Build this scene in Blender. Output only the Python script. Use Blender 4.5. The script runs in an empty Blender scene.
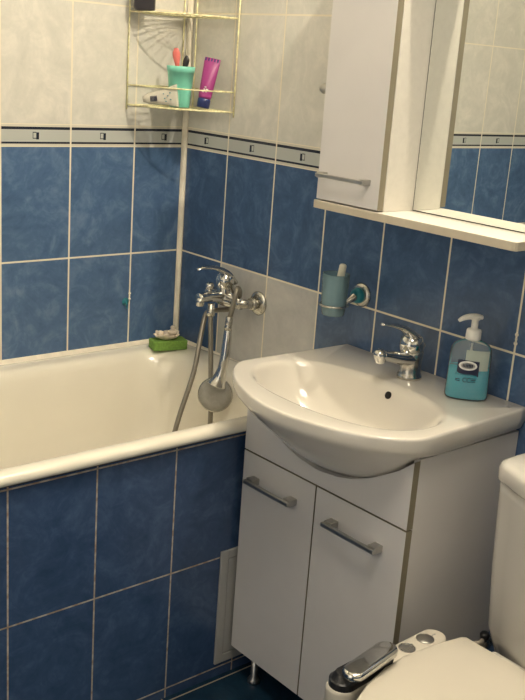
import bpy, bmesh, math, random
from mathutils import Vector, Matrix
random.seed(7)
PI = math.pi
S = bpy.context.scene
COL = S.collection

# ------------------------------------------------------------------ camera
cam_d = bpy.data.cameras.new('camera'); cam = bpy.data.objects.new('camera', cam_d); COL.objects.link(cam)
cf = Vector((0.63481169, 0.72178078, -0.27576554)); cr = Vector((0.76215156, -0.64361484, 0.06989235)); cu = Vector((0.12703984, 0.25454362, 0.95868057))
M = Matrix.Identity(4)
for i in range(3):
    M[i][0], M[i][1], M[i][2] = cr[i], cu[i], -cf[i]
M[0][3], M[1][3], M[2][3] = -1.72253, -2.36126, 1.44832
cam.matrix_world = M
cam_d.sensor_fit = 'HORIZONTAL'; cam_d.sensor_width = 36.0; cam_d.lens = 993.98 / 525 * 36
cam_d.clip_start = 0.02
S.camera = cam

# ------------------------------------------------------------------ world, lights, exposure
w = bpy.data.worlds.new('world'); S.world = w; w.use_nodes = True
w.node_tree.nodes['Background'].inputs[0].default_value = (0.75, 0.8, 1, 1)
w.node_tree.nodes['Background'].inputs[1].default_value = 0.0
S.view_settings.view_transform = 'Standard'; S.view_settings.look = 'None'
S.view_settings.gamma = 1.0; S.view_settings.use_curve_mapping = False
S.view_settings.exposure = 1.30

def point_light(name, loc, power, col, r):
    d = bpy.data.lights.new(name, 'POINT'); d.energy = power; d.color = col; d.shadow_soft_size = r
    o = bpy.data.objects.new(name, d); o.location = loc; COL.objects.link(o); return o
CEIL_LAMP = (-0.28, -1.22, 2.36)
FILL_GLOW = 0.34          # glow of the frosted door added as fill light
point_light('ceiling_lamp_light', CEIL_LAMP, 16.5, (1.0, 0.87, 0.67), 0.010)
FILL_PANEL = (-1.05, -1.75)
d = bpy.data.lights.new('ceiling_fill_light', 'AREA'); d.shape = 'DISK'; d.size = 0.5; d.energy = 4.2; d.color = (1.0, 0.90, 0.76)  # unseen ceiling disk added for soft fill from above
o = bpy.data.objects.new('ceiling_fill_light', d); o.location = (FILL_PANEL[0], FILL_PANEL[1], 2.462); COL.objects.link(o)


# ------------------------------------------------------------------ material helpers
class NB:
    def __init__(s, name):
        s.m = bpy.data.materials.new(name); s.m.use_nodes = True; s.t = s.m.node_tree
        s.b = s.t.nodes['Principled BSDF']; s.out = s.t.nodes['Material Output']
    def n(s, typ): return s.t.nodes.new(typ)
    def link(s, a, b): s.t.links.new(a, b)
    def put(s, sock, v):
        if hasattr(v, 'links') or isinstance(v, bpy.types.NodeSocket): s.link(v, sock)
        else: sock.default_value = v
    def m_(s, op, a, b=0.0, c=0.0):
        n = s.n('ShaderNodeMath'); n.operation = op
        for i, v in enumerate((a, b, c)): s.put(n.inputs[i], v)
        return n.outputs[0]
    def mix(s, f, a, b):
        n = s.n('ShaderNodeMix'); n.data_type = 'RGBA'
        s.put(n.inputs[0], f); s.put(n.inputs[6], a); s.put(n.inputs[7], b)
        return n.outputs[2]
    def noise(s, scale, detail=3, dist=0.0, vec=None, rough=0.5):
        n = s.n('ShaderNodeTexNoise'); n.inputs['Scale'].default_value = scale; n.inputs['Detail'].default_value = detail
        n.inputs['Distortion'].default_value = dist; n.inputs['Roughness'].default_value = rough
        if vec is not None: s.link(vec, n.inputs['Vector'])
        return n.outputs[0]
    def ramp(s, fac, stops):
        n = s.n('ShaderNodeValToRGB'); s.link(fac, n.inputs[0]); e = n.color_ramp.elements
        while len(e) < len(stops): e.new(0.5)
        for el, (p, c) in zip(e, stops): el.position = p; el.color = c
        return n.outputs[0]
    def pos(s):
        g = s.n('ShaderNodeNewGeometry'); x = s.n('ShaderNodeSeparateXYZ'); s.link(g.outputs['Position'], x.inputs[0])
        return g.outputs['Position'], x.outputs[0], x.outputs[1], x.outputs[2]
    def bump(s, h, strength, dist=0.001):
        n = s.n('ShaderNodeBump'); n.inputs['Strength'].default_value = strength; n.inputs['Distance'].default_value = dist
        s.link(h, n.inputs['Height']); s.link(n.outputs[0], s.b.inputs['Normal'])

def c4(c): return (c[0], c[1], c[2], 1.0)

def pm(name, col, rough=0.5, metal=0.0, var=0.06, vs=30.0, coat=0.0, bump=0.0, bs=200.0, spec=None, trans=0.0, sub=0.0):
    k = NB(name)
    tc = k.n('ShaderNodeTexCoord')
    f = k.noise(vs, 3, 0.3, tc.outputs['Object'])
    a = tuple(max(0, x * (1 - var)) for x in col); b = tuple(min(1, x * (1 + var)) for x in col)
    k.link(k.ramp(f, [(0.3, c4(a)), (0.7, c4(b))]), k.b.inputs['Base Color'])
    k.b.inputs['Roughness'].default_value = rough; k.b.inputs['Metallic'].default_value = metal
    k.b.inputs['Coat Weight'].default_value = coat; k.b.inputs['Coat Roughness'].default_value = 0.08
    k.b.inputs['Transmission Weight'].default_value = trans
    if spec is not None: k.b.inputs['Specular IOR Level'].default_value = spec
    if bump: k.bump(k.noise(bs, 3, 0, tc.outputs['Object']), bump)
    return k.m

def clear_mat(name, tint, diff, f_diff, rough=0.08):
    """see-through plastic or glass: coloured transparency under a little diffuse and gloss"""
    k = NB(name); k.t.nodes.remove(k.b)
    tr = k.n('ShaderNodeBsdfTransparent'); tr.inputs[0].default_value = c4(tint)
    df = k.n('ShaderNodeBsdfDiffuse'); df.inputs[0].default_value = c4(diff)
    gl = k.n('ShaderNodeBsdfGlossy'); gl.inputs['Roughness'].default_value = rough
    tc = k.n('ShaderNodeTexCoord')
    fn = k.noise(25, 2, 0.2, tc.outputs['Object'])
    m1 = k.n('ShaderNodeMixShader'); k.link(k.m_('MULTIPLY_ADD', fn, 0.08, f_diff - 0.04), m1.inputs[0])
    k.link(tr.outputs[0], m1.inputs[1]); k.link(df.outputs[0], m1.inputs[2])
    fr = k.n('ShaderNodeFresnel'); fr.inputs[0].default_value = 1.25
    m2 = k.n('ShaderNodeMixShader'); k.link(fr.outputs[0], m2.inputs[0]); k.link(m1.outputs[0], m2.inputs[1]); k.link(gl.outputs[0], m2.inputs[2])
    k.link(m2.outputs[0], k.out.inputs[0])
    return k.m

TW, TH = 0.2, 0.301
ZB0, ZB1 = 1.205, 1.259     # bottom and top of the border strip
BLUE = [(0.30, (0.060, 0.118, 0.222, 1)), (0.5, (0.088, 0.160, 0.298, 1)), (0.62, (0.130, 0.216, 0.365, 1)), (0.76, (0.19, 0.285, 0.44, 1))]
CREAM = [(0.28, (0.58, 0.585, 0.54, 1)), (0.5, (0.67, 0.66, 0.61, 1)), (0.70, (0.79, 0.76, 0.70, 1))]
GROUT = (0.80, 0.74, 0.60, 1)

def marble(k, P, hc, z, stops, off=0.0):
    """cloudy brushed pattern, shifted from tile to tile"""
    cu_ = k.m_('FLOOR', hc); cv_ = k.m_('FLOOR', z)
    add = k.n('ShaderNodeCombineXYZ'); k.link(k.m_('MULTIPLY', cu_, 3.7), add.inputs[0]); k.link(k.m_('MULTIPLY', cv_, 5.3), add.inputs[1]); add.inputs[2].default_value = off
    va = k.n('ShaderNodeVectorMath'); va.operation = 'ADD'; k.link(P, va.inputs[0]); k.link(add.outputs[0], va.inputs[1])
    n1 = k.noise(9, 5, 1.6, va.outputs[0], 0.62); n2 = k.noise(28, 4, 2.2, va.outputs[0], 0.6)
    return k.ramp(k.m_('ADD', k.m_('MULTIPLY', n1, 0.72), k.m_('MULTIPLY', n2, 0.28)), stops)

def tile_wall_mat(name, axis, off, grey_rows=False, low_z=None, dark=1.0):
    k = NB(name); P, x, y, z = k.pos()
    h = x if axis == 'X' else y
    u = k.m_('DIVIDE', k.m_('SUBTRACT', k.m_('MULTIPLY', h, -1.0), off), TW)
    fu = k.m_('FRACT', u)
    du = k.m_('MULTIPLY', k.m_('SUBTRACT', 0.5, k.m_('ABSOLUTE', k.m_('SUBTRACT', fu, 0.5))), TW)
    zt = ZB0 if low_z is None else low_z
    vl = k.m_('DIVIDE', k.m_('SUBTRACT', z, zt), TH); fl = k.m_('FRACT', vl)
    dl = k.m_('MULTIPLY', k.m_('SUBTRACT', 0.5, k.m_('ABSOLUTE', k.m_('SUBTRACT', fl, 0.5))), TH)
    gw = 0.0024 if low_z is None else 0.0019
    gu = k.m_('LESS_THAN', du, gw)
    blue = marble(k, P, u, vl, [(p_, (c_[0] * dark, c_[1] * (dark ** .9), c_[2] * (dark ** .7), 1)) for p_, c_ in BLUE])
    if low_z is not None:
        g = k.m_('MAXIMUM', gu, k.m_('LESS_THAN', dl, gw))
        dirt = k.ramp(k.noise(60, 3, 0, P), [(0.35, (0.30, 0.22, 0.16, 1)), (0.6, (0.50, 0.46, 0.40, 1))])
        col = k.mix(g, blue, dirt)
    else:
        low = k.m_('LESS_THAN', z, ZB0); up = k.m_('GREATER_THAN', z, ZB1)
        vu = k.m_('DIVIDE', k.m_('SUBTRACT', z, ZB1), 0.311); fz = k.m_('FRACT', vu)
        dz = k.m_('MULTIPLY', k.m_('SUBTRACT', 0.5, k.m_('ABSOLUTE', k.m_('SUBTRACT', fz, 0.5))), 0.311)
        cream = marble(k, P, u, vu, CREAM, 4.0)
        if grey_rows:
            rowm = k.m_('MULTIPLY', k.m_('LESS_THAN', vl, -1.0), k.m_('GREATER_THAN', vl, -2.0))
            colm = k.m_('MULTIPLY', k.m_('GREATER_THAN', u, 0.0), k.m_('LESS_THAN', u, 2.0))
            grey = marble(k, P, u, vl, [(0.25, (0.44, 0.44, 0.44, 1)), (0.5, (0.53, 0.53, 0.52, 1)), (0.75, (0.62, 0.61, 0.58, 1))], 9.0)
            blue = k.mix(k.m_('MULTIPLY', rowm, colm), blue, grey)
        body = k.mix(low, cream, blue)
        band = k.m_('SUBTRACT', k.m_('SUBTRACT', 1.0, low), up)
        # border strip: light edge, dark line, pale field with a small square motif, dark line, light edge
        def between(v, a, b): return k.m_('MULTIPLY', k.m_('GREATER_THAN', v, a), k.m_('LESS_THAN', v, b))
        bc = k.mix(between(z, 1.2105, 1.2535), (0.66, 0.63, 0.54, 1), (0.50, 0.52, 0.50, 1))
        dk = k.m_('MAXIMUM', between(z, 1.2105, 1.2155), between(z, 1.2465, 1.2535))
        mu = k.m_('MULTIPLY', k.m_('SUBTRACT', fu, 0.5), TW)
        dk = k.m_('MAXIMUM', dk, k.m_('MULTIPLY', between(mu, -0.0075, 0.0005), between(z, 1.2215, 1.2395)))
        fr = k.m_('SUBTRACT', k.m_('MULTIPLY', between(mu, 0.0005, 0.0105), between(z, 1.2235, 1.2405)), k.m_('MULTIPLY', between(mu, 0.0005, 0.0088), between(z, 1.2255, 1.2385)))
        dk = k.m_('MAXIMUM', dk, fr)
        bc = k.mix(dk, bc, (0.02, 0.025, 0.04, 1))
        body = k.mix(band, body, bc)
        g1 = k.m_('MULTIPLY', k.m_('LESS_THAN', dl, gw), low)
        g2 = k.m_('MULTIPLY', k.m_('LESS_THAN', dz, 0.0022), up)
        g = k.m_('MAXIMUM', gu, k.m_('MAXIMUM', g1, g2))
        col = k.mix(g, body, GROUT)
    k.link(col, k.b.inputs['Base Color'])
    wav = k.noise(14, 2, 0, P)
    k.link(k.m_('MULTIPLY_ADD', g, 0.55, 0.2), k.b.inputs['Roughness'])
    hgt = k.m_('SUBTRACT', k.m_('MULTIPLY', wav, 0.3), g)
    k.bump(hgt, 0.35, 0.0012)
    return k.m

M_ = {}
M_['wallA'] = tile_wall_mat('tiles_back', 'X', 0.172)
M_['wallB'] = tile_wall_mat('tiles_right', 'Y', 0.1995, grey_rows=True, dark=0.70)  # same blue tile as the back wall, shade put into its colour
M_['wallC'] = tile_wall_mat('tiles_left', 'Y', 0.12)
M_['wallD'] = tile_wall_mat('tiles_front', 'X', 0.05)
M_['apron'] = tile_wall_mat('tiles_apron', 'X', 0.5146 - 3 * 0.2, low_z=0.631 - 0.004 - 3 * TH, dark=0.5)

def floor_mat():
    k = NB('floor_tiles'); P, x, y, z = k.pos()
    u = k.m_('DIVIDE', k.m_('ADD', x, 0.5246), 0.3); v = k.m_('DIVIDE', k.m_('ADD', y, 0.7445), 0.3)
    ds = []
    for c in (u, v):
        ds.append(k.m_('MULTIPLY', k.m_('SUBTRACT', 0.5, k.m_('ABSOLUTE', k.m_('SUBTRACT', k.m_('FRACT', c), 0.5))), 0.3))
    g = k.m_('LESS_THAN', k.m_('MINIMUM', ds[0], ds[1]), 0.002)
    bl = marble(k, P, u, v, [(0.3, (0.006, 0.022, 0.045, 1)), (0.6, (0.012, 0.04, 0.075, 1)), (0.8, (0.02, 0.06, 0.1, 1))])
    k.link(k.mix(g, bl, (0.34, 0.30, 0.22, 1)), k.b.inputs['Base Color'])
    k.link(k.m_('MULTIPLY_ADD', g, 0.5, 0.25), k.b.inputs['Roughness']); k.bump(k.m_('SUBTRACT', 1.0, g), 0.3)
    return k.m
M_['floor'] = floor_mat()
M_['plaster'] = pm('ceiling_paint', (0.80, 0.78, 0.72), 0.9, var=0.03, vs=4, bump=0.1)
M_['bead'] = pm('corner_bead_white', (0.80, 0.75, 0.63), 0.45, var=0.10, vs=25, bump=0.3, bs=60)
M_['enamel'] = pm('tub_enamel', (0.86, 0.82, 0.71), 0.16, var=0.03, vs=5, coat=0.4)
M_['porcelain'] = pm('sink_porcelain', (0.72, 0.685, 0.62), 0.12, var=0.015, vs=5, coat=0.5)
M_['toilet'] = pm('toilet_ceramic', (0.62, 0.60, 0.56), 0.16, var=0.02, vs=5, coat=0.4)
M_['seat'] = pm('seat_plastic', (0.64, 0.60, 0.52), 0.28, var=0.015, vs=5)
M_['laminate'] = pm('white_laminate', (0.70, 0.68, 0.675), 0.42, var=0.02, vs=9, bump=0.05, bs=400)
M_['laminate_warm'] = pm('cream_laminate', (0.74, 0.71, 0.645), 0.45, var=0.03, vs=60, bump=0.05, bs=400)
M_['banding'] = pm('olive_edge_banding', (0.25, 0.22, 0.155), 0.5, var=0.05)
M_['shelf_edge'] = pm('shelf_edge_banding', (0.56, 0.50, 0.39), 0.5, var=0.04)
M_['chrome'] = pm('chrome', (0.66, 0.655, 0.63), 0.09, 1.0, var=0.06, vs=60)
M_['chrome_old'] = pm('limescaled_chrome', (0.56, 0.545, 0.50), 0.24, 1.0, var=0.22, vs=90, bump=0.2, bs=150)
M_['satin'] = pm('satin_nickel', (0.50, 0.49, 0.46), 0.34, 1.0, var=0.05)
M_['brass_wire'] = pm('cream_coated_wire', (0.85, 0.75, 0.45), 0.4, 0.0, var=0.3, vs=80)
M_['black'] = pm('black_plastic', (0.02, 0.02, 0.022), 0.3, var=0.1)
M_['hole'] = pm('dark_opening', (0.008, 0.007, 0.006), 0.8, var=0.1)
M_['grey_plastic'] = pm('white_panel_plastic', (0.40, 0.40, 0.39), 0.45, var=0.03)
M_['mint'] = pm('mint_plastic', (0.22, 0.66, 0.52), 0.4, var=0.05)
M_['pink'] = pm('coral_plastic', (0.82, 0.20, 0.18), 0.4)
M_['magenta'] = pm('magenta_tube', (0.34, 0.045, 0.22), 0.35, var=0.08)
M_['navy'] = pm('navy_plastic', (0.02, 0.035, 0.16), 0.35)
M_['white_pl'] = pm('white_plastic', (0.80, 0.79, 0.74), 0.35, var=0.02)
M_['cream_cap'] = pm('cream_plastic', (0.80, 0.78, 0.66), 0.4, var=0.02)
M_['charcoal'] = pm('charcoal_bottle', (0.045, 0.043, 0.055), 0.4, var=0.05)
M_['sponge'] = pm('green_sponge', (0.17, 0.32, 0.06), 0.95, var=0.2, vs=160, bump=1.0, bs=260)
M_['shell'] = pm('shell', (0.78, 0.68, 0.56), 0.6, var=0.18, vs=45, bump=0.5, bs=90)
M_['teal'] = pm('teal_plastic', (0.01, 0.20, 0.26), 0.3, var=0.2)
M_['hose_cream'] = pm('cream_hose', (0.70, 0.62, 0.50), 0.5)
M_['ink'] = pm('dark_print', (0.015, 0.02, 0.05), 0.5)
M_['navy_print'] = pm('navy_print', (0.012, 0.018, 0.05), 0.4)
M_['print_white'] = pm('white_print', (0.80, 0.80, 0.78), 0.5)
M_['grime'] = pm('black_sealant', (0.02, 0.017, 0.013), 0.8, var=0.4)
M_['mirror'] = pm('mirror_glass', (0.86, 0.88, 0.86), 0.004, 1.0, var=0.0)
M_['clear'] = clear_mat('clear_bottle_plastic', (0.97, 0.98, 0.98), (0.55, 0.64, 0.68), 0.20)
M_['liquid'] = clear_mat('teal_soap', (0.45, 0.92, 0.98), (0.03, 0.74, 0.95), 0.76)
M_['pale_label'] = clear_mat('pale_clear_label', (0.8, 0.85, 0.8), (0.62, 0.70, 0.62), 0.62, 0.3)
M_['frost'] = clear_mat('frosted_glass', (0.85, 0.93, 0.95), (0.32, 0.49, 0.56), 0.45, 0.25)
M_['crumple'] = clear_mat('crumpled_clear_tube', (0.9, 0.88, 0.82), (0.80, 0.77, 0.68), 0.68, 0.15)
k = NB('ribbed_hose'); tc = k.n('ShaderNodeTexCoord'); wv = k.n('ShaderNodeTexWave'); wv.bands_direction = 'Z'; wv.inputs['Scale'].default_value = 130; wv.inputs['Distortion'].default_value = 0.5
k.link(tc.outputs['Object'], wv.inputs['Vector']); k.link(k.ramp(wv.outputs[1], [(0.0, (0.16, 0.145, 0.12, 1)), (1.0, (0.44, 0.41, 0.35, 1))]), k.b.inputs['Base Color'])
k.b.inputs['Metallic'].default_value = 0.75; k.b.inputs['Roughness'].default_value = 0.38; M_['hose'] = k.m
k = NB('shower_face'); tc = k.n('ShaderNodeTexCoord'); k.link(k.ramp(k.noise(70, 4, 0.4, tc.outputs['Object']), [(0.3, (0.30, 0.295, 0.265, 1)), (0.7, (0.36, 0.35, 0.32, 1))]), k.b.inputs['Base Color'])
k.b.inputs['Metallic'].default_value = 0.35; k.b.inputs['Roughness'].default_value = 0.45; M_['shower_face'] = k.m
def emit(name, col, st):
    k = NB(name); k.b.inputs['Base Color'].default_value = (0.8, 0.8, 0.78, 1); k.b.inputs['Emission Color'].default_value = c4(col); k.b.inputs['Emission Strength'].default_value = st; return k.m
M_['lamp_glass'] = emit('opal_lamp_glass', (1, 0.86, 0.62), 1.5)

# ------------------------------------------------------------------ mesh helpers
def V(*a): return Vector(a)

def obj(name, bm, mats, parent=None, smooth=False, bevel=0.0, subsurf=0, segs=2, origin=None):
    bmesh.ops.recalc_face_normals(bm, faces=bm.faces)
    if origin is not None: bmesh.ops.translate(bm, verts=bm.verts, vec=-Vector(origin))
    me = bpy.data.meshes.new(name); bm.to_mesh(me); bm.free()
    if not isinstance(mats, (list, tuple)): mats = [mats]
    for m in mats: me.materials.append(M_[m] if isinstance(m, str) else m)
    if smooth:
        for p_ in me.polygons: p_.use_smooth = True
    o = bpy.data.objects.new(name, me); COL.objects.link(o)
    if origin is not None: o.location = Vector(origin)
    if parent is not None:
        o.parent = parent
        pw = Vector((0, 0, 0)); q = parent
        while q is not None: pw += q.location; q = q.parent
        o.location = o.location - pw
    if bevel:
        b = o.modifiers.new('bevel', 'BEVEL'); b.width = bevel; b.segments = segs; b.limit_method = 'ANGLE'; b.angle_limit = math.radians(40)
    if subsurf:
        s_ = o.modifiers.new('sub', 'SUBSURF'); s_.levels = subsurf; s_.render_levels = subsurf
    return o

def tag(o, label, cat, group=None):
    o['label'] = label; o['category'] = cat
    if group: o['group'] = group
    return o
def thing(name, loc, label, cat, group=None):
    o = bpy.data.objects.new(name, None); COL.objects.link(o); o.location = loc; o.empty_display_size = 0.05
    return tag(o, label, cat, group)
def struct(name, bm, m, **k):
    o = obj(name, bm, m, **k); o['kind'] = 'structure'; return o

def box(bm, x0, x1, y0, y1, z0, z1, mi=0):
    vs = [bm.verts.new((x, y, z)) for x in (x0, x1) for y in (y0, y1) for z in (z0, z1)]
    q = {'x0': (0, 1, 3, 2), 'x1': (4, 6, 7, 5), 'y0': (0, 4, 5, 1), 'y1': (2, 3, 7, 6), 'z0': (0, 2, 6, 4), 'z1': (1, 5, 7, 3)}
    fs = {}
    for k_, f in q.items():
        fs[k_] = bm.faces.new([vs[i] for i in f]); fs[k_].material_index = mi
    return fs

def loft(bm, rings, cap0=True, cap1=True, mi=0):
    R_ = [[bm.verts.new(p) for p in r] for r in rings]
    n = len(R_[0])
    for a, b in zip(R_[:-1], R_[1:]):
        for i in range(n):
            f = bm.faces.new((a[i], a[(i + 1) % n], b[(i + 1) % n], b[i])); f.material_index = mi
    if cap0: f = bm.faces.new(R_[0][::-1]); f.material_index = mi
    if cap1: f = bm.faces.new(R_[-1]); f.material_index = mi
    return R_

def ring(c, ax, bx, ra, rb=None, n=24, ex=2.0):
    rb = ra if rb is None else rb; o = []
    for i in range(n):
        t = 2 * PI * i / n; ct, st = math.cos(t), math.sin(t)
        o.append(Vector(c) + ax * (ra * math.copysign(abs(ct) ** (2 / ex), ct)) + bx * (rb * math.copysign(abs(st) ** (2 / ex), st)))
    return o

def frame(d):
    d = Vector(d).normalized(); up = Vector((0, 0, 1)) if abs(d.z) < 0.9 else Vector((1, 0, 0))
    a = d.cross(up).normalized(); return a, a.cross(d).normalized()

def lathe(bm, base, axis, prof, n=28, mi=0, cap0=True, cap1=True):
    axis = Vector(axis).normalized(); a, b = frame(axis)
    return loft(bm, [ring(Vector(base) + axis * h, a, b, max(r, 1e-5), n=n) for r, h in prof], cap0, cap1, mi)

def catmull(pts, sub=8):
    P = [Vector(p) for p in pts]; P = [P[0] * 2 - P[1]] + P + [P[-1] * 2 - P[-2]]; o = []
    for i in range(1, len(P) - 2):
        for j in range(sub):
            t = j / sub; a, b, c, d_ = P[i - 1:i + 3]
            o.append(0.5 * ((2 * b) + (c - a) * t + (2 * a - 5 * b + 4 * c - d_) * t * t + (3 * b - a - 3 * c + d_) * t ** 3))
    o.append(P[-2]); return o

def tube(bm, pts, r, n=10, curve=True, sub=8, flat=None, mi=0, closed_ends=True):
    """round (or, with flat=(wide,thick,normal), oval) tube along points; r may be a list per given point"""
    rs = r if isinstance(r, (list, tuple)) else [r] * len(pts)
    if curve:
        P = catmull(pts, sub); RR = [x.x for x in catmull([(q, 0, 0) for q in rs], sub)]
    else: P = [Vector(p) for p in pts]; RR = rs
    T = []
    for i in range(len(P)):
        T.append((P[min(i + 1, len(P) - 1)] - P[max(i - 1, 0)]).normalized())
    a, b = frame(T[0]); rings = []
    for i, p in enumerate(P):
        if flat is None:
            if i: a = (a - T[i] * a.dot(T[i])).normalized()
            b = T[i].cross(a).normalized()
            rings.append(ring(p, a, b, RR[i], n=n))
        else:
            nn = Vector(flat[2]); s_ = T[i].cross(nn).normalized(); nn2 = s_.cross(T[i]).normalized()
            rings.append(ring(p, s_, nn2, RR[i] * flat[0], RR[i] * flat[1], n=n))
    loft(bm, rings, closed_ends, closed_ends, mi)

def rrect(x0, x1, y0, y1, r, z, n=8):
    o = []
    for cx, cy, a0 in ((x1 - r, y1 - r, 0), (x0 + r, y1 - r, 90), (x0 + r, y0 + r, 180), (x1 - r, y0 + r, 270)):
        for i in range(n + 1):
            t = math.radians(a0 + 90 * i / n); o.append(Vector((cx + r * math.cos(t), cy + r * math.sin(t), z(cx + r * math.cos(t), cy + r * math.sin(t)) if callable(z) else z)))
    return o

def prism(bm, poly, axis, a0, a1, mi=0, side_mi=None):
    """extrude a polygon given in the two other axes along axis ('X','Y','Z')"""
    def mk(p, v):
        return {'X': (v, p[0], p[1]), 'Y': (p[0], v, p[1]), 'Z': (p[0], p[1], v)}[axis]
    A = [bm.verts.new(mk(p, a0)) for p in poly]; B = [bm.verts.new(mk(p, a1)) for p in poly]
    n = len(poly); sm = mi if side_mi is None else side_mi
    for i in range(n):
        f = bm.faces.new((A[i], A[(i + 1) % n], B[(i + 1) % n], B[i])); f.material_index = sm
    f = bm.faces.new(A[::-1]); f.material_index = mi
    f = bm.faces.new(B); f.material_index = mi

def NEW(): return bmesh.new()

# ================================================================== THE ROOM
XL, YF, ZC = -2.12, -3.0, 2.5
bm = NEW(); box(bm, XL - 0.1, 0.1, YF - 0.1, 0.1, -0.1, 0.0); struct('floor', bm, 'floor')
bm = NEW(); box(bm, XL - 0.1, 0.1, YF - 0.1, 0.1, ZC, ZC + 0.1); struct('ceiling', bm, 'plaster')
bm = NEW(); box(bm, XL, 0.0, 0.0, 0.1, 0.0, ZC); struct('wall_back', bm, 'wallA')
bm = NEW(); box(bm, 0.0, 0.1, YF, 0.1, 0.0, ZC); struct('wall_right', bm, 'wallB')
bm = NEW(); box(bm, XL - 0.1, XL, YF, 0.1, 0.0, ZC); struct('wall_left', bm, 'wallC')
bm = NEW(); box(bm, XL, 0.0, YF - 0.1, YF, 0.0, ZC); struct('wall_front', bm, 'wallD')
# unseen frosted door added to the left wall, glowing as side fill
k = NB('fill_door_glass'); tc = k.n('ShaderNodeTexCoord'); k.b.inputs['Base Color'].default_value = (.7, .72, .72, 1); k.b.inputs['Roughness'].default_value = .5
k.b.inputs['Emission Color'].default_value = (1.0, 0.93, 0.86, 1); k.b.inputs['Emission Strength'].default_value = FILL_GLOW; k.bump(k.noise(120, 2, 0, tc.outputs['Object']), .3); M_['fill_glass'] = k.m
DY0, DY1 = -1.95, -1.15
bm = NEW()
for a in ((DY0, DY0 + .09, .0, 2.02), (DY1 - .09, DY1, .0, 2.02), (DY0 + .09, DY1 - .09, 0, .22), (DY0 + .09, DY1 - .09, 1.92, 2.02)): box(bm, XL, XL + .035, *a)
do = struct('fill_door_1', bm, 'laminate_warm', bevel=0.003)
bm = NEW(); box(bm, XL + .008, XL + .02, DY0 + .0905, DY1 - .0905, .2205, 1.9195); obj('fill_door_pane', bm, 'fill_glass', do)
bm = NEW(); box(bm, XL, XL + .045, DY0 - .07, DY0 - .001, 0, 2.09); box(bm, XL, XL + .045, DY1 + .001, DY1 + .07, 0, 2.09); box(bm, XL, XL + .045, DY0 - .001, DY1 + .001, 2.021, 2.09); obj('fill_door_frame', bm, 'laminate_warm', do)
bm = NEW(); lathe(bm, (XL + .035, DY0 + .045, 1.0), (1, 0, 0), [(0.024, 0), (0.024, 0.006), (0.009, 0.01), (0.009, 0.045)]); tube(bm, [(XL + .075, DY0 + .045, 1.0), (XL + .08, DY0 + .10, 1.0), (XL + .075, DY0 + .16, 1.0)], 0.009); obj('fill_door_handle', bm, 'satin', do, smooth=True)
# white bead down the inner corner and sealing bead round the tub
bm = NEW(); prism(bm, [(-0.0005, -0.013), (-0.005, -0.0148), (-0.0092, -0.0125), (-0.0125, -0.0092), (-0.0148, -0.005), (-0.013, -0.0005), (-0.0005, -0.0005)], 'Z', 0.6345, ZC - 0.001)
struct('trim_1', bm, 'bead')
bm = NEW()
prism(bm, [(-0.0005, 0.6275), (-0.0115, 0.6290), (-0.007, 0.6355), (-0.0005, 0.641)], 'X', -1.69, -0.013)
struct('trim_2', bm, 'bead')
bm = NEW()
prism(bm, [(-0.0005, 0.6275), (-0.0115, 0.6290), (-0.007, 0.6355), (-0.0005, 0.641)], 'Y', -0.66, -0.013)
struct('trim_3', bm, 'bead')
# tiled panel in front of the tub, and the ledge at its far end
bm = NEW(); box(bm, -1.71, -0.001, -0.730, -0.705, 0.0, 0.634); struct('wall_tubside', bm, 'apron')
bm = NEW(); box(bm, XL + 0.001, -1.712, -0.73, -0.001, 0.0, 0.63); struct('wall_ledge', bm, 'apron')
bm = NEW(); box(bm, -1.70, -0.345, -0.7335, -0.7185, 0.6343, 0.6388); struct('trim_4', bm, 'grime')
# tile strip (skirting) at the foot of the tub panel
bm = NEW(); box(bm, -1.71, -0.001, -0.7315, -0.7303, 0.0, 0.0015); bm.free()

# ================================================================== BATHTUB
def tz(base):
    def f(x, y):
        t = min(1, max(0, (-y - 0.62) / 0.07)); return base - 0.0105 + 0.033 * t * t * (3 - 2 * t)
    return f
def trect(l, r_, b, f, rad, z):   # insets left, right(end), back, front
    return rrect(-1.70 + l, -0.002 - r_, -0.745 + f, -0.002 - b, rad, tz(z))
tub = thing('bathtub', (-0.85, -0.37, 0.0), 'cream enamelled bathtub set into the corner behind a blue tiled panel', 'bathtub')
bm = NEW()
prof = [(.03, .012, .012, .02, .02, .616), (.002, .002, .002, .004, .012, .617), (0, 0, 0, 0, .014, .621), (0, 0, 0, 0, .014, .629), (.002, .002, .002, .003, .016, .636),
        (.008, .008, .008, .010, .022, .6405), (.018, .018, .018, .020, .04, .6415), (.055, .052, .050, .034, .085, .6405), (.068, .062, .060, .042, .11, .637), (.078, .070, .068, .048, .12, .629),
        (.088, .077, .076, .052, .128, .612), (.10, .083, .083, .056, .132, .580), (.14, .092, .095, .066, .135, .48), (.19, .105, .108, .080, .14, .38),
        (.24, .13, .125, .10, .14, .30), (.29, .17, .16, .135, .13, .265), (.36, .23, .21, .19, .10, .252), (.50, .40, .30, .28, .05, .25)]
loft(bm, [trect(*q) for q in prof], False, True)
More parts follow.
